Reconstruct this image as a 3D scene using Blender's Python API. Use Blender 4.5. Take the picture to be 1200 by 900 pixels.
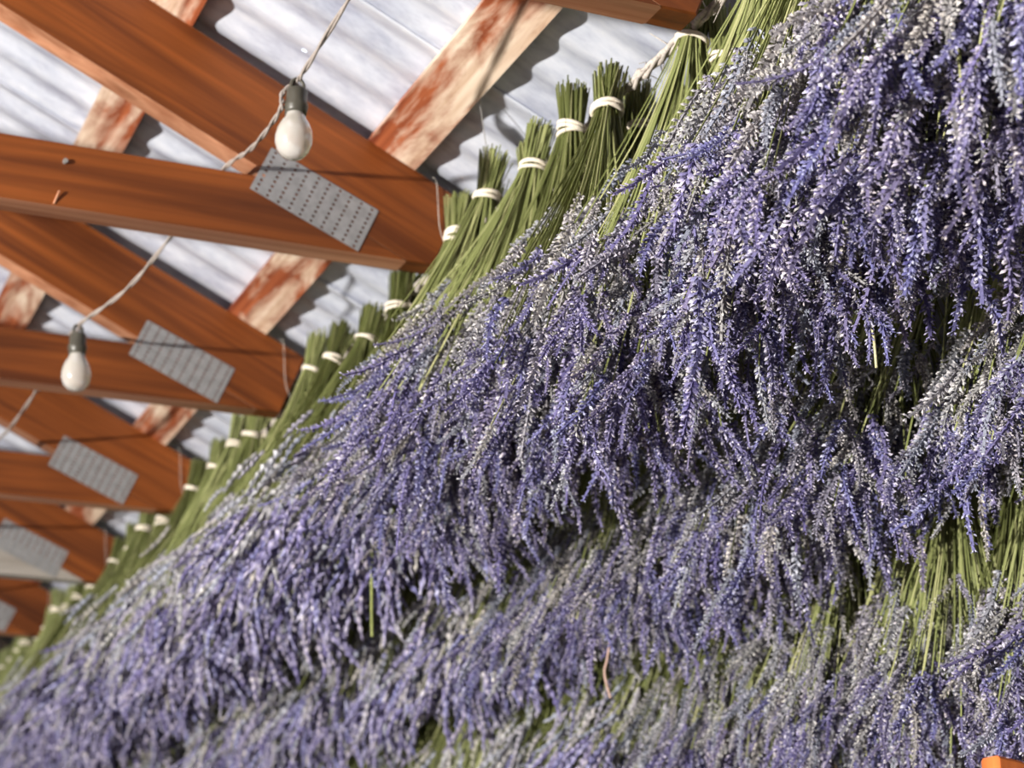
import bpy, math, random
import numpy as np
from mathutils import Vector, Matrix, Quaternion

scene = bpy.context.scene
for o in list(bpy.data.objects):
    bpy.data.objects.remove(o, do_unlink=True)
COL = scene.collection
EYE = 1.6                                   # camera height above the floor

# ------------------------------------------------------------------ camera
cd = bpy.data.cameras.new('camera'); cam = bpy.data.objects.new('camera', cd); COL.objects.link(cam)
cam.location = (0, 0, EYE)
cam.rotation_euler = (math.pi/2 + .3182, 0, -.4041)
cd.sensor_width = 36; cd.lens = 36*2258/1200; cd.clip_start = .05
cd.dof.use_dof = True; cd.dof.focus_distance = 1.48; cd.dof.aperture_fstop = 9
scene.camera = cam

# ------------------------------------------------------------------ light
w = bpy.data.worlds.new('world'); scene.world = w; w.use_nodes = True
bg = w.node_tree.nodes['Background']; bg.inputs[0].default_value = (.30, .42, 1, 1); bg.inputs[1].default_value = .15
ld = bpy.data.lights.new('flash', 'POINT'); ld.energy = 2100; ld.shadow_soft_size = .06; ld.color = (1, .95, .88)
flash = bpy.data.objects.new('flash', ld); COL.objects.link(flash); flash.location = (-4.2, -.25, EYE-.12)
vs = scene.view_settings
vs.view_transform = 'Standard'; vs.look = 'None'; vs.gamma = 1; vs.use_curve_mapping = False; vs.exposure = .25

# ------------------------------------------------------------------ helpers
def tag(o, label=None, cat=None, group=None, kind=None):
    if label: o['label'] = label
    if cat: o['category'] = cat
    if group: o['group'] = group
    if kind: o['kind'] = kind
    return o
def link(name, data=None, parent=None, loc=(0, 0, 0)):
    o = bpy.data.objects.new(name, data); COL.objects.link(o); o.location = loc
    if parent: o.parent = parent
    return o
def mesh(name, v, f, mats=(), idx=None, smooth=False):
    m = bpy.data.meshes.new(name); m.from_pydata([tuple(p) for p in v], [], [tuple(q) for q in f])
    for t in mats: m.materials.append(t)
    if idx is not None: m.polygons.foreach_set('material_index', idx)
    if smooth: m.polygons.foreach_set('use_smooth', [True]*len(m.polygons))
    m.update(); return m
class MB:
    def __init__(s): s.v = []; s.f = []; s.i = []
    def add(s, v, f, mi=0):
        n = len(s.v); s.v += [tuple(p) for p in v]; s.f += [tuple(a+n for a in q) for q in f]; s.i += [mi]*len(f)
    def tube(s, pts, rad, n=6, caps=True, mi=0):
        pts = [Vector(p) for p in pts]; k = len(pts)
        if not hasattr(rad, '__len__'): rad = [rad]*k
        u = None; V = []
        for i in range(k):
            t = (pts[min(i+1, k-1)]-pts[max(i-1, 0)]).normalized()
            if u is None: u = t.orthogonal().normalized()
            u = (u-t*u.dot(t)).normalized(); b = t.cross(u)
            for j in range(n):
                a = 2*math.pi*j/n
                V.append(pts[i]+(u*math.cos(a)+b*math.sin(a))*rad[i])
        F = [(i*n+j, i*n+(j+1) % n, (i+1)*n+(j+1) % n, (i+1)*n+j) for i in range(k-1) for j in range(n)]
        if caps: F += [tuple(range(n))[::-1], tuple((k-1)*n+j for j in range(n))]
        s.add(V, F, mi)
    def lathe(s, prof, n=24, mi=0):
        V = [(r*math.cos(2*math.pi*j/n), r*math.sin(2*math.pi*j/n), z) for r, z in prof for j in range(n)]
        k = len(prof)
        F = [(i*n+j, (i+1)*n+j, (i+1)*n+(j+1) % n, i*n+(j+1) % n) for i in range(k-1) for j in range(n)]
        s.add(V, F, mi)
    def build(s, name, mats, smooth=False):
        return mesh(name, s.v, s.f, mats if isinstance(mats, (list, tuple)) else [mats], s.i, smooth)
def catmull(P, n=8):
    P = [Vector(p) for p in P]; Q = [P[0]]+P+[P[-1]]; out = []
    for i in range(1, len(Q)-2):
        for k in range(n):
            t = k/n; a, b, c, d = Q[i-1:i+3]
            out.append(.5*((2*b)+(c-a)*t+(2*a-5*b+4*c-d)*t*t+(3*b-a-3*c+d)*t**3))
    return out+[P[-1]]
def bar(pts2, y0, y1, bev=.0025):
    """prism of an x/z outline between two y; its faces: front, back, then sides; narrow sides pointing down get slot 1"""
    n = len(pts2); c = [sum(p[0] for p in pts2)/n, sum(p[1] for p in pts2)/n]
    inn = []
    for p in pts2:
        d = (c[0]-p[0], c[1]-p[1]); l = math.hypot(*d); inn.append((p[0]+d[0]/l*bev, p[1]+d[1]/l*bev))
    rings = [(inn, y0), (pts2, y0+bev), (pts2, y1-bev), (inn, y1)]
    V = [(p[0], y, p[1]) for r, y in rings for p in r]
    F = [tuple(range(n))[::-1], tuple(3*n+j for j in range(n))]
    F += [(k*n+j, k*n+(j+1) % n, (k+1)*n+(j+1) % n, (k+1)*n+j) for k in range(3) for j in range(n)]
    return V, F

# ------------------------------------------------------------------ materials
def mat(name, rough=.6, spec=.3):
    m = bpy.data.materials.new(name); m.use_nodes = True; nt = m.node_tree
    b = nt.nodes['Principled BSDF']; b.inputs['Roughness'].default_value = rough; b.inputs['Specular IOR Level'].default_value = spec
    return m, nt, b
def N(nt, t, **kw):
    n = nt.nodes.new(t)
    for k, v in kw.items():
        if k in n.inputs.keys(): n.inputs[k].default_value = v
        else: setattr(n, k, v)
    return n
def ramp(nt, stops, src):
    r = nt.nodes.new('ShaderNodeValToRGB'); e = r.color_ramp.elements
    while len(e) < len(stops): e.new(.5)
    for el, (p, c) in zip(e, stops): el.position = p; el.color = (*c, 1)
    nt.links.new(src, r.inputs[0]); return r.outputs[0]
def coords(nt, scale, kind='Object', rot=None, jitter=True):
    t = nt.nodes.new('ShaderNodeTexCoord'); mp = nt.nodes.new('ShaderNodeMapping')
    mp.inputs['Scale'].default_value = scale; src = t.outputs[kind]
    if rot:
        m0 = nt.nodes.new('ShaderNodeMapping'); m0.inputs['Rotation'].default_value = rot; nt.links.new(src, m0.inputs[0]); src = m0.outputs[0]
    nt.links.new(src, mp.inputs[0])
    if jitter:
        oi = nt.nodes.new('ShaderNodeObjectInfo'); mu = N(nt, 'ShaderNodeMath', operation='MULTIPLY'); mu.inputs[1].default_value = 37
        nt.links.new(oi.outputs['Random'], mu.inputs[0])
        cx = nt.nodes.new('ShaderNodeCombineXYZ')
        for k in range(3): nt.links.new(mu.outputs[0], cx.inputs[k])
        nt.links.new(cx.outputs[0], mp.inputs['Location'])
    return mp.outputs[0]
def bump(nt, b, src, s=.3, d=.002):
    n = nt.nodes.new('ShaderNodeBump'); n.inputs['Strength'].default_value = s; n.inputs['Distance'].default_value = d
    nt.links.new(src, n.inputs['Height']); nt.links.new(n.outputs[0], b.inputs['Normal'])
def mix(nt, fac, a, c, blend='MIX'):
    m = nt.nodes.new('ShaderNodeMix'); m.data_type = 'RGBA'; m.blend_type = blend
    for s, x in ((0, fac), (6, a), (7, c)):
        if hasattr(x, 'node'): nt.links.new(x, m.inputs[s])
        else: m.inputs[s].default_value = x if s == 0 else (*x, 1)
    return m.outputs[2]
def wood(name, dark, light, axis, rough=.55, grain=26, rot=None):
    m, nt, b = mat(name, rough, .35)
    sc = [grain*2.2]*3; sc[axis] = 2.0
    v = coords(nt, sc, rot=rot)
    n1 = N(nt, 'ShaderNodeTexNoise', Scale=1.0, Detail=5.0, Roughness=.6, Distortion=.7); nt.links.new(v, n1.inputs['Vector'])
    sc2 = [9]*3; sc2[axis] = 1.6
    n2 = N(nt, 'ShaderNodeTexNoise', Scale=1.0, Detail=2.0, Distortion=1.2); nt.links.new(coords(nt, sc2, rot=rot), n2.inputs['Vector'])
    c1 = ramp(nt, [(.33, dark), (.66, light)], n1.outputs[0])
    c2 = ramp(nt, [(.34, (.36, .33, .30)), (.64, (1, 1, 1))], n2.outputs[0])
    nt.links.new(mix(nt, .85, c1, c2, 'MULTIPLY'), b.inputs['Base Color'])
    bump(nt, b, n1.outputs[0], .25, .001)
    return m
def plain(name, col, var=.25, scale=40, rough=.6, spec=.3):
    m, nt, b = mat(name, rough, spec)
    n = N(nt, 'ShaderNodeTexNoise', Scale=scale, Detail=4.0); nt.links.new(coords(nt, (1, 1, 1)), n.inputs['Vector'])
    nt.links.new(ramp(nt, [(.3, tuple(c*(1-var) for c in col)), (.7, tuple(min(1, c*(1+var)) for c in col))], n.outputs[0]), b.inputs['Base Color'])
    bump(nt, b, n.outputs[0], .2, .001)
    return m
M = {}
M['rafter'] = wood('stained_timber', (.115, .027, .004), (.28, .074, .011), 0)
for nm, sg in (('rafter_r', -1), ('rafter_l', 1)):
    M[nm] = wood('stained_timber_'+nm, (.115, .027, .004), (.28, .074, .011), 0, rot=(0, sg*math.atan(.475), 0))
M['edge'] = wood('timber_edge_painted_lit', (.42, .17, .085), (.66, .33, .19), 0)  # brighter copy of the timber: light on the undersides put into the colour
M['pale_board'] = wood('pale_weathered_board', (.50, .47, .43), (.70, .67, .63), 0)
M['darkwood'] = wood('dark_weathered_boards', (.03, .022, .016), (.075, .055, .04), 2)
M['post'] = wood('orange_timber', (.4, .1, .02), (.7, .2, .05), 2)
def paint_wood():
    m, nt, b = mat('peeling_white_paint_on_red_wood', .65)
    n = N(nt, 'ShaderNodeTexNoise', Scale=1.0, Detail=6.0, Roughness=.62, Distortion=.4); nt.links.new(coords(nt, (22, 5, 22)), n.inputs['Vector'])
    g = N(nt, 'ShaderNodeTexNoise', Scale=1.0, Detail=4.0); nt.links.new(coords(nt, (120, 5, 120)), g.inputs['Vector'])
    wd = ramp(nt, [(.3, (.16, .03, .01)), (.7, (.42, .12, .045))], g.outputs[0])
    pt = ramp(nt, [(.3, (.56, .38, .26)), (.7, (.78, .66, .53))], g.outputs[0])
    f = ramp(nt, [(.44, (0, 0, 0)), (.60, (1, 1, 1))], n.outputs[0])
    nt.links.new(mix(nt, f, wd, pt), b.inputs['Base Color']); bump(nt, b, n.outputs[0], .5, .003)
    return m
M['paint'] = paint_wood()
def roof_metal():
    m, nt, b = mat('weathered_galvanised_sheet', .5, .4)
    n = N(nt, 'ShaderNodeTexNoise', Scale=1.0, Detail=8.0, Roughness=.7); nt.links.new(coords(nt, (9, 26, 9)), n.inputs['Vector'])
    n2 = N(nt, 'ShaderNodeTexVoronoi', Scale=1.0); nt.links.new(coords(nt, (60, 60, 60)), n2.inputs['Vector'])
    c = ramp(nt, [(.30, (.34, .36, .46)), (.5, (.60, .63, .71)), (.72, (.80, .82, .88))], n.outputs[0])
    d = ramp(nt, [(0, (1, 1, 1)), (.9, (.86, .88, .92))], n2.outputs[0])
    nt.links.new(mix(nt, .8, c, d, 'MULTIPLY'), b.inputs['Base Color'])
    b.inputs['Metallic'].default_value = .15
    bump(nt, b, n.outputs[0], .15, .002)
    return m
M['roof'] = roof_metal()
M['plate'] = plain('galvanised_plate', (.225, .225, .23), .16, 90, .45, .5)
M['band'] = plain('cream_rubber_band', (.80, .72, .60), .08, 60, .5)
M['cord'] = plain('grey_beige_cord', (.34, .295, .265), .15, 200, .7)
M['socket'] = plain('dark_olive_plastic', (.07, .065, .05), .2, 60, .4, .5)
M['twine'] = plain('sisal_twine', (.52, .47, .42), .3, 300, .9)
M['floor'] = plain('packed_earth', (.075, .06, .045), .25, 6, .9)
M['leaf'] = plain('dark_leaf', (.03, .07, .018), .4, 20, .5)
M['steel'] = plain('steel_nail', (.25, .24, .23), .2, 100, .4, .6)
M['straw'] = plain('pale_straw', (.55, .52, .30), .2, 80); M['greenstem'] = plain('flat_green_stem', (.27, .30, .10), .2, 80); M['twig'] = plain('pink_twig', (.45, .31, .25), .2, 80)
def bulb_mat():
    m, nt, b = mat('pearl_glass', .12, .6)
    b.inputs['Base Color'].default_value = (.90, .86, .79, 1); b.inputs['Coat Weight'].default_value = 1
    b.inputs['Coat Roughness'].default_value = .05; b.inputs['Transmission Weight'].default_value = .55
    return m
M['bulb'] = bulb_mat()
def sky_hole():
    m = bpy.data.materials.new('daylight_through_hole'); m.use_nodes = True; nt = m.node_tree
    e = nt.nodes.new('ShaderNodeEmission'); e.inputs[0].default_value = (.9, .95, 1, 1); e.inputs[1].default_value = 3
    nt.links.new(e.outputs[0], nt.nodes['Material Output'].inputs[0]); return m
M['hole'] = sky_hole()
def flower_mat(name, lo, mid, hi, joined=False):
    m, nt, b = mat(name, .75, .15)
    a = nt.nodes.new('ShaderNodeAttribute'); a.attribute_name = 'tint'
    c = ramp(nt, [(0, lo), (.5, mid), (1, hi)], a.outputs['Fac'])
    src = nt.nodes.new('ShaderNodeAttribute') if joined else nt.nodes.new('ShaderNodeObjectInfo')
    if joined: src.attribute_name = 'spike'
    r = src.outputs['Fac' if joined else 'Random']
    t = ramp(nt, [(0, (.78, .72, .95)), (.25, (1.0, .92, .86)), (.5, (.72, .76, 1.0)), (.75, (1, .96, .95)), (1, (.66, .6, .84))], r)
    nt.links.new(mix(nt, .9, c, t, 'MULTIPLY'), b.inputs['Base Color'])
    return m
VIO = ((.08, .07, .18), (.285, .275, .41), (.76, .75, .77)); GRY = ((.17, .17, .18), (.41, .42, .41), (.74, .73, .67))
M['violet'] = flower_mat('violet_lavender_flowers', *VIO); M['grey'] = flower_mat('grey_lavender_flowers', *GRY)
M['violet_j'] = flower_mat('violet_lavender_mass', *VIO, joined=True); M['grey_j'] = flower_mat('grey_lavender_mass', *GRY, joined=True)
def stem_mat():
    m, nt, b = mat('dried_green_stems', .6, .3)
    a = nt.nodes.new('ShaderNodeAttribute'); a.attribute_name = 'tint'
    nt.links.new(ramp(nt, [(0, (.10, .115, .032)), (.5, (.205, .23, .08)), (1, (.38, .38, .18))], a.outputs['Fac']), b.inputs['Base Color'])
    return m
M['stem'] = stem_mat()

# ------------------------------------------------------------------ roof geometry (x to the eave, y along the barn)
SL = -.475; ANG = math.atan(SL)
RIDGE = -1.25
def raf_top(x): return EYE+1.062+SL*(x-.418)
TH = .106/math.cos(ANG)                       # vertical height of a rafter
CH0, CH1 = EYE+.816, EYE+.889                 # bottom chord
Y0 = 1.304; DY = .61; TK = .034
YS = [Y0+DY*k for k in range(-1, 6)]; YS[1] -= .018
YEND = 4.88                                   # open gable end

# roof sheets: corrugated, each its own sheet
PITCH = DY/9; XE = 1.32; SHEET_UP = .017/math.cos(ANG)
def sheet_mesh():
    nx = 10; ny = 9*10+4; amp = .0042
    xs = [RIDGE+(XE-RIDGE)*i/nx for i in range(nx+1)]; v = []
    for j in range(ny+1):
        y = j*PITCH/10; dz = -amp*math.cos(2*math.pi*y/PITCH)
        lap = .0022*(1 if j < 5 else 0)
        for x in xs: v.append((x, y, raf_top(x)+SHEET_UP+amp+dz-lap-EYE))
    f = [(j*(nx+1)+i, j*(nx+1)+i+1, (j+1)*(nx+1)+i+1, (j+1)*(nx+1)+i) for j in range(ny) for i in range(nx)]
    return mesh('roof_sheet', v, f, [M['roof']], smooth=True)
sm = sheet_mesh()
ceil = tag(link('ceiling', None, loc=(0, 0, EYE)), 'pale corrugated metal roof over the timber trusses', None, None, 'structure')
for side in (1, -1):
    for k in range(-5, 6):
        y = 1.705+k*DY
        if y < -1.5 or y > YEND-.3: continue
        o = link('roof_sheet', sm, ceil, (0 if side > 0 else 2*RIDGE, y, 0)); o.scale = (side, 1, 1)
        md = o.modifiers.new('thickness', 'SOLIDIFY'); md.thickness = .0008; md.offset = 1
        if y+DY > YEND: pass
hv = MB(); hx = .5437; hy = 1.861
def under(x, y): return raf_top(x)+SHEET_UP-EYE+.0042*(1-math.cos(2*math.pi*(y-1.705)/PITCH))-.0012
hv.add([(hx+.0026*math.cos(t), hy+.0026*math.sin(t), under(hx+.0026*math.cos(t), hy+.0026*math.sin(t))) for t in [i*math.pi/5 for i in range(10)]], [tuple(range(10))])
HOLE = link('nail_hole', hv.build('nail_hole', M['hole']), ceil)

# purlins (one board each, lying on the rafters)
for i, (xa, xb, lab) in enumerate((
        (.640, .697, 'board of peeling white paint nearest the lavender, nailed across the rafters'),
        (.374, .428, 'faded pink and white board across the rafters above the hanging bulbs'),
        (.112, .166, 'painted board across the rafters higher up the slope than the bulbs'),
        (-.16, -.105, 'painted board across the rafters halfway up to the ridge'),
        (.905, .96, 'painted board at the eave above the hidden lavender rows'))):
    out = [(0, 0), (xb-xa, SL*(xb-xa)), (xb-xa+.007, SL*(xb-xa)+.0145), (.007, .0145)]
    V, F = bar(out, -1.4, YEND, .002)
    o = link('purlin', mesh('purlin', V, F, [M['paint']]), None, (xa, 0, raf_top(xa))); tag(o, lab, 'purlin', 'boards across the rafters')

# nail plate with punched slots
def plate_mesh(L=.139, H=.058, nc=10, nr=9):
    xs = [-L/2]; ys = [-H/2]
    for i in range(nc):
        c = -L/2+L*(i+.5)/nc; xs += [c-.0016, c+.0016]
    for j in range(nr):
        c = -H/2+H*(j+.5)/nr; ys += [c-.0016, c+.0016]
    xs.append(L/2); ys.append(H/2); v = [(x, 0, y) for y in ys for x in xs]; nx = len(xs)
    f = [(j*nx+i, j*nx+i+1, (j+1)*nx+i+1, (j+1)*nx+i) for j in range(len(ys)-1) for i in range(nx-1) if not (i % 2 == 1 and j % 2 == 1)]
    return mesh('nail_plate', v, f, [M['plate']])
pm = plate_mesh()
XT = .757                                     # square cut of the rafter tails (top corner)
def truss(y, lab, pale=False):
    t = tag(link('roof_truss', None, loc=(RIDGE, y, CH0)), lab, 'truss', 'timber roof trusses')
    def part(name, out, mats, yy=(0, TK), down=1):
        out = [(x-RIDGE, z-CH0) for x, z in out]
        V, F = bar(out, *yy); n = len(out)
        idx = [0]*len(F)
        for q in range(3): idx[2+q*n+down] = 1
        return link(name, mesh(name, V, F, mats, idx), t)
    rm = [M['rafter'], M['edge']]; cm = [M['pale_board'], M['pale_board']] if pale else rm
    rb = lambda x: raf_top(x)-TH
    # seam: the chord is cut to the rafter's lower edge
    xm = .418+(EYE+1.062-TH-CH1)/-SL; xl = min(.418+(EYE+1.062-TH-CH0)/-SL, .74)
    mir = lambda x: 2*RIDGE-x
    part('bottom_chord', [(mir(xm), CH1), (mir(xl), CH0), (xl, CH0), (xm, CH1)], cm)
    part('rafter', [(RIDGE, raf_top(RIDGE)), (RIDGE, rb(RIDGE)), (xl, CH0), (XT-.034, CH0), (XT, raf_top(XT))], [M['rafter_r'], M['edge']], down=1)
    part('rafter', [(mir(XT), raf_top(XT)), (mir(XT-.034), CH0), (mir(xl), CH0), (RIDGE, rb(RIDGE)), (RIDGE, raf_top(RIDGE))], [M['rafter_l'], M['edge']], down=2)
    for s in (1, -1):
        o = link('nail_plate', pm, t, ((.578-RIDGE)*s, -.0012, EYE+.872-CH0)); o.rotation_euler = (0, math.atan(.43)*s, 0)
        md = o.modifiers.new('thickness', 'SOLIDIFY'); md.thickness = .0011
    o = link('nail_plate', pm, t, (0, -.0012, raf_top(RIDGE)-.07-CH0))
    md = o.modifiers.new('thickness', 'SOLIDIFY'); md.thickness = .0011
    if abs(y-1.914) < .01:
        n = MB(); n.tube([(0, 0, 0), (0, -.004, 0)], .0028, 8); link('nail_head', n.build('nail_head', M['steel']), t, (.30-RIDGE, 0, EYE+.868-CH0))
        n = MB(); n.tube([(0, 0, 0), (.004, -.004, .014)], .0012, 5); link('splinter', n.build('splinter', M['edge']), t, (.292-RIDGE, 0, CH0+.002-CH0))
    return t
LABS = ['timber roof truss on the near side of the truss at the rope knot',
        'brown timber truss whose heel meets the knotted lavender rope', 'brown timber truss right behind the larger bare bulb', 'brown timber truss right behind the smaller bare bulb',
        'brown timber truss between the smaller bulb and the truss with the pale chord', 'timber truss with a pale grey white bottom chord', 'last brown timber truss before the dark open gable end']
for k, (y, lab) in enumerate(zip(YS, LABS)):
    truss(y, lab, k == 5)

# floor, eave wall of planks
fm = MB(); fm.add([(-4, -2, -.05), (1.6, -2, -.05), (1.6, 8, -.05), (-4, 8, -.05), (-4, -2, 0), (1.6, -2, 0), (1.6, 8, 0), (-4, 8, 0)],
                  [(3, 2, 1, 0), (4, 5, 6, 7), (0, 1, 5, 4), (1, 2, 6, 5), (2, 3, 7, 6), (3, 0, 4, 7)])
tag(link('floor', fm.build('floor', M['floor'])), 'dark packed earth floor under the trusses', None, None, 'structure')
wall = tag(link('wall_right', None, loc=(1.26, 0, 0)), 'dark plank eave wall behind the lavender', None, None, 'structure')
V, F = bar([(0, 0), (.024, 0), (.024, raf_top(1.284)+.02), (0, raf_top(1.26)+.02)], 0, .148, .003)
plank = mesh('plank', V, F, [M['darkwood']])
for k in range(47): link('plank', plank, wall, (random.Random(k).uniform(0, .004), -1.4+.15*k, 0))

# ------------------------------------------------------------------ lavender
def spike_mesh(seed, mats, whorls=13, per=7, lod=False):
    """a flower spike hanging from the origin towards -z"""
    r = random.Random(seed); L = r.uniform(.050, .082); bend = r.uniform(-.016, .024); R = r.uniform(.0036, .0050)
    axis = lambda s: Vector((bend*s*s, .004*math.sin(3*s+seed), -L*s))
    tan = lambda s: (axis(min(1, s+.02))-axis(s-.02)).normalized()
    v = []; f = []; tint = []
    if lod:
        n = 5; rings = 13
        for i in range(rings):
            s = i/(rings-1); c = axis(s); e = math.sin(math.pi*min(1, .12+.88*s))**.55
            rad = R*e*(1.15 if i % 2 else .62)
            for j in range(n):
                a = 2*math.pi*(j+.5*(i % 2))/n; q = rad*r.uniform(.65, 1.25)
                v.append(c+Vector((math.cos(a)*q, math.sin(a)*q, r.uniform(-.001, .001)))); tint.append(min(1, max(0, r.gauss(.30 if i % 2 == 0 else .55, .20))))
        f = [(i*n+j, i*n+(j+1) % n, (i+1)*n+(j+1) % n, (i+1)*n+j) for i in range(rings-1) for j in range(n)]
    else:
        for i in range(5):                    # core
            c = axis(i/4)
            for j in range(3):
                a = 2*math.pi*j/3; v.append(c+Vector((math.cos(a), math.sin(a), 0))*.0011); tint.append(.2)
        f = [(i*3+j, i*3+(j+1) % 3, (i+1)*3+(j+1) % 3, (i+1)*3+j) for i in range(4) for j in range(3)]
        for wv in range(whorls):
            s = (wv/(whorls-1))**.9
            if wv == 0: s = -.10*r.random()
            c0 = axis(max(0, s)); t = tan(max(.02, s)); u = t.orthogonal().normalized(); b = t.cross(u)
            sz = 1.0-.45*max(0, s-.45)/.55; k = per if s < .9 else per-2; a0 = r.random()*6
            for j in range(k):
                a = a0+2*math.pi*j/k+r.uniform(-.3, .3); out = u*math.cos(a)+b*math.sin(a)
                lean = r.uniform(.45, 1.0)
                d = (t*(1.0)+out*lean*1.35).normalized(); ln = R*sz*r.uniform(.95, 1.45); wd = ln*r.uniform(.17, .26)
                side = d.cross(out); side = side.normalized() if side.length > .01 else u; up = d.cross(side)
                base = c0+t*r.uniform(-.002, .002)+out*.0006; mid = base+d*ln*.62
                n = len(v)
                v.append(base); tn = min(1, max(0, r.gauss(.46, .27)))
                for q in range(3):
                    g = 2*math.pi*q/3; v.append(mid+(side*math.cos(g)+up*math.sin(g))*wd)
                v.append(base+d*ln)
                tint += [tn*.55]+[tn]*3+[min(1, tn+.22)]
                for q in range(3): f += [(n, n+1+q, n+1+(q+1) % 3), (n+4, n+1+(q+1) % 3, n+1+q)]
    return v, f, tint
def tinted(name, v, f, tint, mats, idx=None, extra=None):
    m = mesh(name, v, f, mats, idx)
    a = m.attributes.new('tint', 'FLOAT', 'POINT'); a.data.foreach_set('value', tint)
    if extra:
        a = m.attributes.new('spike', 'FLOAT', 'POINT'); a.data.foreach_set('value', extra)
    return m
NV = 14
SPK = {c: [tinted('flower_spike', *spike_mesh(i+100*q, None), [M[c]]) for i in range(NV)] for q, c in enumerate(('violet', 'grey'))}
LOD = [spike_mesh(500+i, None, lod=True) for i in range(10)]

def plan(seed, n=86):
    """stems and spike transforms of one bundle; the band is at the origin, the bundle hangs towards -z"""
    r = random.Random(seed); stems = []; spikes = []; NR = .0125
    tufts = [(i*2.4+r.uniform(-.4, .4), r.uniform(.25, 1.0)**.6, r.uniform(-.045, .03)) for i in range(9)]
    for i in range(n+34):
        flower = i < n
        u = math.sqrt(r.random()); a = r.random()*2*math.pi; nr = NR*u
        tf = tufts[r.randrange(len(tufts))]
        if r.random() < .8: a = tf[0]+r.gauss(0, .33); u = min(1, max(.05, tf[1]+r.gauss(0, .12))); nr = NR*u
        else: tf = (a, u, 0)
        Ls = min(.325, max(.115, r.triangular(.13, .325, .25)+tf[2])) if flower else r.uniform(.10, .25)
        a2 = a+r.gauss(0, .16)
        Re = (.2+.8*u)*(.012+.085*(Ls/.335)**.8)*r.uniform(.75, 1.12)
        if not flower: Re *= .9
        pw = r.uniform(1.05, 1.5); top = .049+r.gauss(0, .0045); fl = r.uniform(.1, .45); tw = r.gauss(0, .003)
        pts = []
        for q in (1.0, .5): pts.append(Vector((math.cos(a)*nr*(1+fl*q)+tw*q, math.sin(a)*nr*(1+fl*q), top*q)))
        for q in range(7):
            s = q/6
            pts.append(Vector((math.cos(a)*nr*(1+.25*s)+math.cos(a2)*Re*s**pw, math.sin(a)*nr*(1+.25*s)+math.sin(a2)*Re*s**pw, -Ls*s)))
        stems.append((pts, r.uniform(.0007, .00105), min(1, max(0, r.gauss(.5, .25)))))
        if flower:
            d = (pts[-1]-pts[-2]).normalized()
            d = (d+Vector((r.gauss(0, .19)+math.cos(a2)*.16*u, r.gauss(0, .19)+math.sin(a2)*.16*u, r.gauss(-.1, .15)))).normalized()
            qt = Vector((0, 0, -1)).rotation_difference(d) @ Quaternion((0, 0, 1), r.random()*6.28)
            sc = r.uniform(.8, 1.25)
            mt = Matrix.LocRotScale(pts[-1], qt, Vector((sc*r.uniform(.85, 1.15),)*2+(sc,)))
            pg = max(.10, min(.96, (.275-Ls)/.10+.25))
            spikes.append((mt, r.random() < pg))
    return stems, spikes
def stems_mesh(stems):
    mb = MB(); tint = []
    for pts, rad, t in stems:
        n0 = len(mb.v); mb.tube(pts, rad, 3, caps=False)
        tint += [t]*(len(mb.v)-n0)
        mb.add([mb.v[n0], mb.v[n0+1], mb.v[n0+2]], [(2, 1, 0)]); tint += [min(1, t+.3)]*3
    return tinted('stems', mb.v, mb.f, tint, [M['stem']])
def heads_mesh(spikes, seed):
    r = random.Random(seed); V = []; F = []; T = []; E = []; I = []
    for mt, g in spikes:
        v, f, t = LOD[r.randrange(len(LOD))]; n = len(V); e = r.random()
        V += [mt @ p for p in v]; F += [tuple(a+n for a in q) for q in f]; T += t; E += [e]*len(v); I += [int(g)]*len(f)
    return tinted('flower_heads', V, F, T, [M['violet_j'], M['grey_j']], I, E)
def band_mesh(seed):
    r = random.Random(seed); mb = MB()
    for k in range(r.choice((2, 2, 3))):
        z0 = -.005+.0045*k; ax, ay = r.gauss(0, .18), r.gauss(0, .18); P = []
        for i in range(17):
            a = 2*math.pi*i/16; P.append((math.cos(a)*.0142, math.sin(a)*.0142, z0+.0142*(ax*math.cos(a)+ay*math.sin(a))*.8))
        mb.tube(P, r.uniform(.0020, .0027), 6, caps=False)
    return mb.build('rubber_band', M['band'], True)
PLANS = [plan(10+i) for i in range(9)]
STEMS = [stems_mesh(p[0]) for p in PLANS]; BANDS = [band_mesh(i) for i in range(6)]
FARP = [plan(60+i, 84) for i in range(7)]
FSTEMS = [stems_mesh(p[0]) for p in FARP]; FHEADS = [heads_mesh(p[1], i) for i, p in enumerate(FARP)]
R = random.Random(5)
def bundle(x, y, z, tilt, near, label, group, scale=1.0):
    fat = 1.15+.35*max(0., min(1., (1.5-y)/.5))
    o = tag(link('lavender_bundle', None, loc=(x, y, z)), label, 'lavender', group)
    rz = R.random()*6.283
    o.rotation_mode = 'QUATERNION'
    o.rotation_quaternion = (Quaternion((0, 1, 0), tilt+R.gauss(0, .05)) @ Quaternion((1, 0, 0), R.gauss(0, .06)) @ Quaternion((0, 0, 1), rz))
    scale *= KL; wdt = R.uniform(.92, 1.08); o.scale = (wdt*scale, wdt*scale, R.uniform(.94, 1.06)*scale)
    link('rubber_band', R.choice(BANDS), o)
    if near:
        i = R.randrange(len(PLANS)); s = link('stems', STEMS[i], o); s['kind'] = 'stuff'
        for mt, g in PLANS[i][1]:
            c = link('flower_spike', R.choice(SPK['grey' if g else 'violet']), o); c.matrix_local = mt @ Matrix.Diagonal((fat, fat, 1, 1))
    else:
        i = R.randrange(len(FARP)); s = link('stems', FSTEMS[i], o); s['kind'] = 'stuff'
        h = link('flower_heads', FHEADS[i], o); h['kind'] = 'stuff'
    return o
KL = .909
ROPE1 = (.82*KL, EYE+.912*KL)
TOPG = 'lavender bundles in the top row'
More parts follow.
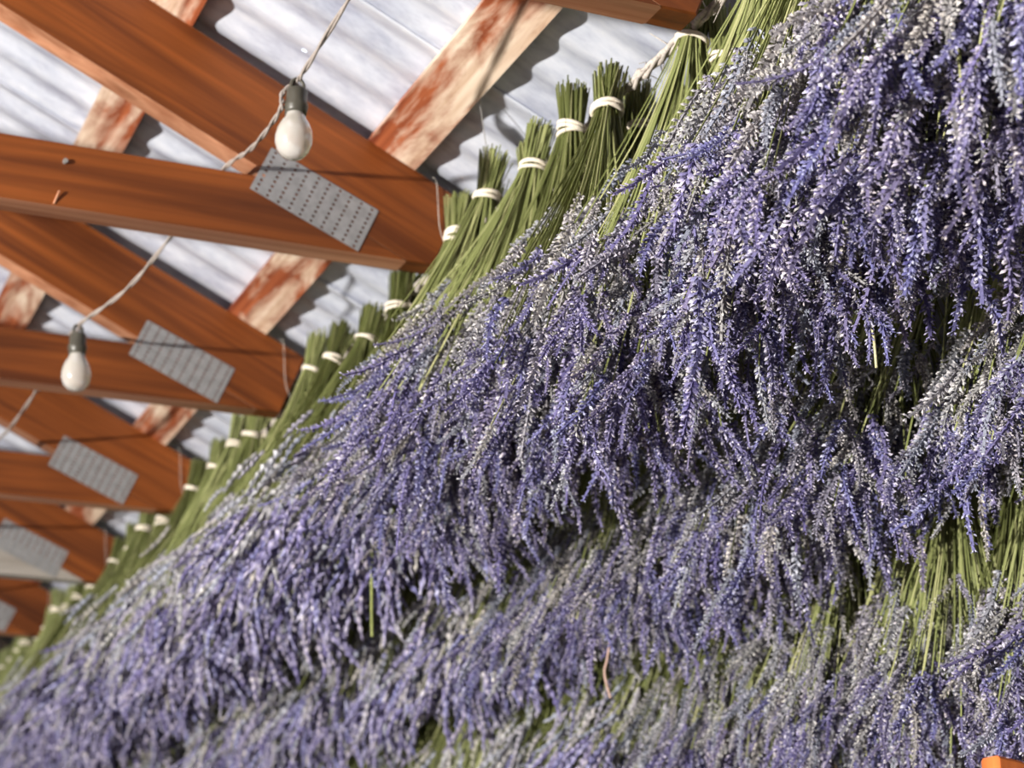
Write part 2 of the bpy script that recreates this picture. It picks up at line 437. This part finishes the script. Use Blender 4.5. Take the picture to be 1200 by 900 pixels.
ORD = 'first second third fourth fifth sixth seventh eighth ninth tenth eleventh twelfth thirteenth fourteenth fifteenth sixteenth seventeenth eighteenth nineteenth twentieth twenty-first twenty-second twenty-third twenty-fourth twenty-fifth twenty-sixth twenty-seventh twenty-eighth'.split()
BAY = ['the truss at the rope knot', 'the truss behind the larger bulb', 'the truss behind the smaller bulb', 'the truss ahead of the pale chord', 'the truss with the pale chord', 'the last truss']
# top row: heights of the bands along the rope, as hung
ys1 = [(.76, .90), (.83, .915), (.90, .905), (.965, .91), (1.03, .90), (1.09, .912), (1.155, .905), (1.215, .91), (1.28, .90), (1.345, .915), (1.400, .905), (1.485, .913),
       (1.612, .890), (1.655, .868), (1.701, .905), (1.745, .88), (1.795, .902), (1.862, .912), (1.924, .919), (1.982, .91), (2.035, .909), (2.075, .908), (2.165, .909), (2.205, .887),
       (2.255, .895), (2.308, .917), (2.375, .89), (2.444, .894), (2.50, .90), (2.552, .903), (2.635, .926)]
y = 2.70
while y < 5.75:
    ys1.append((y, R.uniform(.902, .922)+.02*max(0, y-4)/1.2)); y += R.uniform(.058, .075)
ys1 = [(y, z, -.022 if i % 2 == 0 else .004, .14) for i, (y, z) in enumerate(ys1)]
for i in range(74):                           # bundles tied to the far side of the rope
    ys1.append((.80+i*.066+R.uniform(-.012, .012), R.uniform(.885, .91), .030, .03))
ys1 = sorted(q for q in ys1 if not 1.50 < q[0] < 1.60)
count = {}
for i, (y, z, dx, tilt) in enumerate(ys1):
    y *= KL; z = z*KL+min(.012, .06*max(0, 1.2-y)); x = ROPE1[0]+dx+R.gauss(0, .004)
    if dx < .02 and any(T-.022 < y < T+TK+.022 for T in YS): continue
    bay = sum(y > T for T in YS[1:])-1
    if bay < 0: lab = 'dried lavender bundle of the top row, its stems out of view before the rope knot'
    else:
        k = count.get(bay, 0); count[bay] = k+1
        lab = '%s banded lavender bundle of the top row beyond %s' % (ORD[k % len(ORD)], BAY[bay])
    bundle(x, y, EYE+z, tilt, y < 2.05, lab, TOPG)
bundle(.862*KL, 1.575*KL, EYE+.858*KL, .05, True, 'shaded lavender bundle with a doubled band tucked behind the top row by the rope knot', TOPG)
L2 = 'dried lavender bundle hanging in the middle row, its stems behind the top row of flowers'
y = .95
while y < 5.6:
    bundle(1.0+R.gauss(0, .012), y, EYE+R.uniform(.705, .735), .07, y < 2.2, L2, 'lavender bundles in the middle row'); y += R.uniform(.058, .072)
L3 = 'dried lavender bundle hanging in the bottom row, its olive stems below the middle row'
y = 1.2
while y < 3.9:
    bundle(1.145+R.gauss(0, .012), y, EYE+R.uniform(.53, .555), .06, y < 2.15, L3, 'lavender bundles in the bottom row'); y += R.uniform(.058, .072)

# ropes
def rope(x, z, ya, yb, lab, seed):
    r = random.Random(seed); mb = MB(); n = int((yb-ya)/.012); base = []
    for i in range(n+1):
        yy = ya+(yb-ya)*i/n; base.append((x+r.gauss(0, .0012), yy, z+r.gauss(0, .0012)))
    for s in range(3):
        mb.tube([(p[0]+.003*math.cos(i*.9+s*2.09), p[1], p[2]+.003*math.sin(i*.9+s*2.09)) for i, p in enumerate(base)], [.0024*r.uniform(.7, 1.5) for _ in base], 5)
    for _ in range(int((yb-ya)*60)):
        p = Vector(base[r.randrange(len(base))]); mb.tube([p, p+Vector((r.gauss(0, .006), r.gauss(0, .006), r.gauss(.001, .007))), p+Vector((r.gauss(0, .01), r.gauss(0, .01), r.gauss(.004, .010)))], [.0009, .0008, .0004], 3)
    o = link('hanging_rope', mb.build('hanging_rope', M['twine'], True)); tag(o, lab, 'rope')
    return o
rope(ROPE1[0]+.004, EYE+.838, .5, 5.3, 'frayed twine rope carrying the top row of lavender bundles', 1)
rope(1.0, EYE+.728, .6, 5.7, 'twine rope carrying the middle row of lavender bundles', 2)
rope(1.145, EYE+.548, .8, 4.0, 'twine rope carrying the bottom row of lavender bundles', 3)

# ------------------------------------------------------------------ string lights
def bulb(p, lab, rz=0, tilt=0):
    o = tag(link('light_bulb', None, loc=p), lab, 'light bulb', 'bare bulbs on the cord'); o.rotation_euler = (0, tilt, rz)
    s = MB(); s.lathe([(0, 0), (.0085, 0), (.0105, -.002), (.0105, -.014), (.0118, -.016), (.0118, -.021), (.0108, -.023), (.0108, -.027), (0, -.027)], 20)
    link('socket', s.build('socket', M['socket'], True), o)
    s = MB(); s.tube(catmull([(-.006, 0, -.002), (-.006, 0, .007), (0, 0, .012), (.006, 0, .007), (.006, 0, -.002)], 4), .002, 6); link('hook', s.build('hook', M['socket'], True), o)
    g = MB(); g.lathe([(.0088, -.024), (.0093, -.0275), (.0108, -.032), (.0143, -.0375), (.0173, -.0445), (.0186, -.052), (.0181, -.0595), (.0153, -.067), (.0106, -.0722), (.005, -.0747), (0, -.0753)], 28)
    link('glass_bulb', g.build('glass_bulb', M['bulb'], True), o)
    return o
B1 = Vector((.478, 1.655, EYE+.868)); B2 = Vector((.395, 2.31, EYE+.817))
bulb(B1, 'larger bare pearl bulb in a dark socket, hanging before a metal plate', 0, .03)
bulb(B2, 'smaller bare pearl bulb in a dark socket, hanging before a timber chord', .4, -.03)
def cord(P, lab):
    C = catmull(P, 14); mb = MB()
    for s in range(2):
        mb.tube([(p.x+.0014*math.cos(i*.55+s*math.pi), p.y+.0006*math.sin(i*.3), p.z+.0014*math.sin(i*.55+s*math.pi)) for i, p in enumerate(C)], .0015, 6)
    return tag(link('power_cable', mb.build('power_cable', M['cord'], True)), lab, 'cord')
cord([(.50, 1.31, CH1+.03), (.487, 1.45, EYE+.905), B1+Vector((.003, -.02, .016)), B1+Vector((0, 0, .010)), B1+Vector((-.013, .006, -.004)), B1+Vector((-.014, .01, -.022)), (.474, 1.80, EYE+.868), (.474, 1.925, EYE+.894),
      (.464, 2.08, EYE+.886), (.434, 2.2, EYE+.848), B2+Vector((.004, -.012, .014)), B2+Vector((0, 0, .010)), B2+Vector((.004, .012, .012)), (.414, 2.45, EYE+.866), (.422, 2.54, CH1+.003), (.421, 2.75, EYE+.886), (.418, 3.0, EYE+.890), (.41, 3.15, CH1+.003), (.40, 3.45, EYE+.86), (.38, 3.76, CH1+.003), (.37, 4.1, EYE+.86), (.36, 4.37, CH1+.003)],
     'grey beige twisted cord carrying the bare bulbs over the truss chords')

# twine loops tying the top rope to the rafter tails
for k, y in enumerate(YS[1:]):
    mb = MB(); zt = raf_top(.70)+.003
    P = [(ROPE1[0]+.004, y+.014, EYE+.838), (.738, y-.003, EYE+.835), (.727, y-.003, EYE+.862), (.722, y-.003, zt-.012), (.718, y+TK/2, zt-.006), (.722, y+TK+.003, zt-.014), (.727, y+TK+.003, EYE+.85), (ROPE1[0]+.004, y+.02, EYE+.836), (.735, y-.006, EYE+.815)]
    mb.tube(catmull(P, 6), .00045, 5)
    tag(link('twine_tie', mb.build('twine_tie', M['twine'], True)), 'thin twine loop tying the lavender rope to '+BAY[k], 'twine', 'twine loops at the truss ends')

# thin dangling wire below the painted board
mb = MB(); mb.tube(catmull([(.70, 1.73, raf_top(.70)+.02), (.712, 1.735, EYE+.885), (.722, 1.74, EYE+.84), (.735, 1.745, CH0-.004)], 8), .0006, 4)
tag(link('dangling_wire', mb.build('dangling_wire', M['steel'], True)), 'thin wire dangling from the white peeling board to the lavender', 'wire')

# loose pieces hanging out of the rows
for lab, nm, P, rad, mt in (('single pale straw stem hanging loose below the top row flowers', 'loose_straw', ((.77, 1.15, .60), (.78, 1.149, .527), (.78, 1.139, .489), (.78, 1.137, .458)), .0012, 'straw'),
                            ('single flat green stem poking out below the top row flowers', 'grass_blade', ((.74, 2.16, .56), (.74, 2.159, .491), (.735, 2.139, .429)), .0019, 'greenstem'),
                            ('curled pinkish twig caught at the lower edge of the middle row', 'loose_twig', ((.955, 1.948, .41), (.95, 1.948, .385), (.95, 1.955, .37), (.95, 1.941, .341)), .0017, 'twig')):
    mb = MB(); mb.tube(catmull([(p[0], p[1], EYE+p[2]) for p in P], 5), rad, 5)
    tag(link(nm, mb.build(nm, M[mt], True)), lab, 'stem')

# small post whose top shows below the bottom row
V, F = bar([(-.010, 0), (.010, 0), (.010, EYE+.160), (-.010, EYE+.163)], 0, .02, .002)
o = link('timber_post', mesh('timber_post', V, F, [M['post']]), None, (.80, 1.04, 0)); tag(o, 'slim orange timber post standing below the hanging lavender', 'post')

# dark shrub outside the open gable end
sh = tag(link('garden_shrub', None, loc=(.9, 7.6, 0)), 'dark green leafy shrub outside beyond the open gable end', 'shrub')
r = random.Random(3); mb = MB()
for i in range(2600):
    a = r.random()*6.283; h = r.random(); rad = 1.3*math.sin(math.pi*(.12+.83*h))**.5*r.uniform(.85, 1.05)
    p = Vector((rad*math.cos(a)*1.5, rad*math.sin(a)*.7, .1+3.3*h)); d = Vector((r.gauss(0, 1), r.gauss(0, 1), r.gauss(-.3, .8))).normalized(); u = d.orthogonal().normalized()*.035; d *= .12
    mb.add([p, p+d*.5+u, p+d, p+d*.5-u], [(0, 1, 2, 3)])
lf = link('foliage', mb.build('foliage', M['leaf']), sh); lf['kind'] = 'stuff'
mb = MB(); mb.lathe([(0.05, 0), (.06, .2), (.9, .6), (1.15, 1.4), (1.15, 2.2), (.9, 2.9), (.4, 3.3), (0, 3.4)], 14)  # solid dark core that fills the gaps between the leaves
c = link('dark_core', mb.build('dark_core', M['darkwood']), sh); c.scale = (1.45, .6, 1)
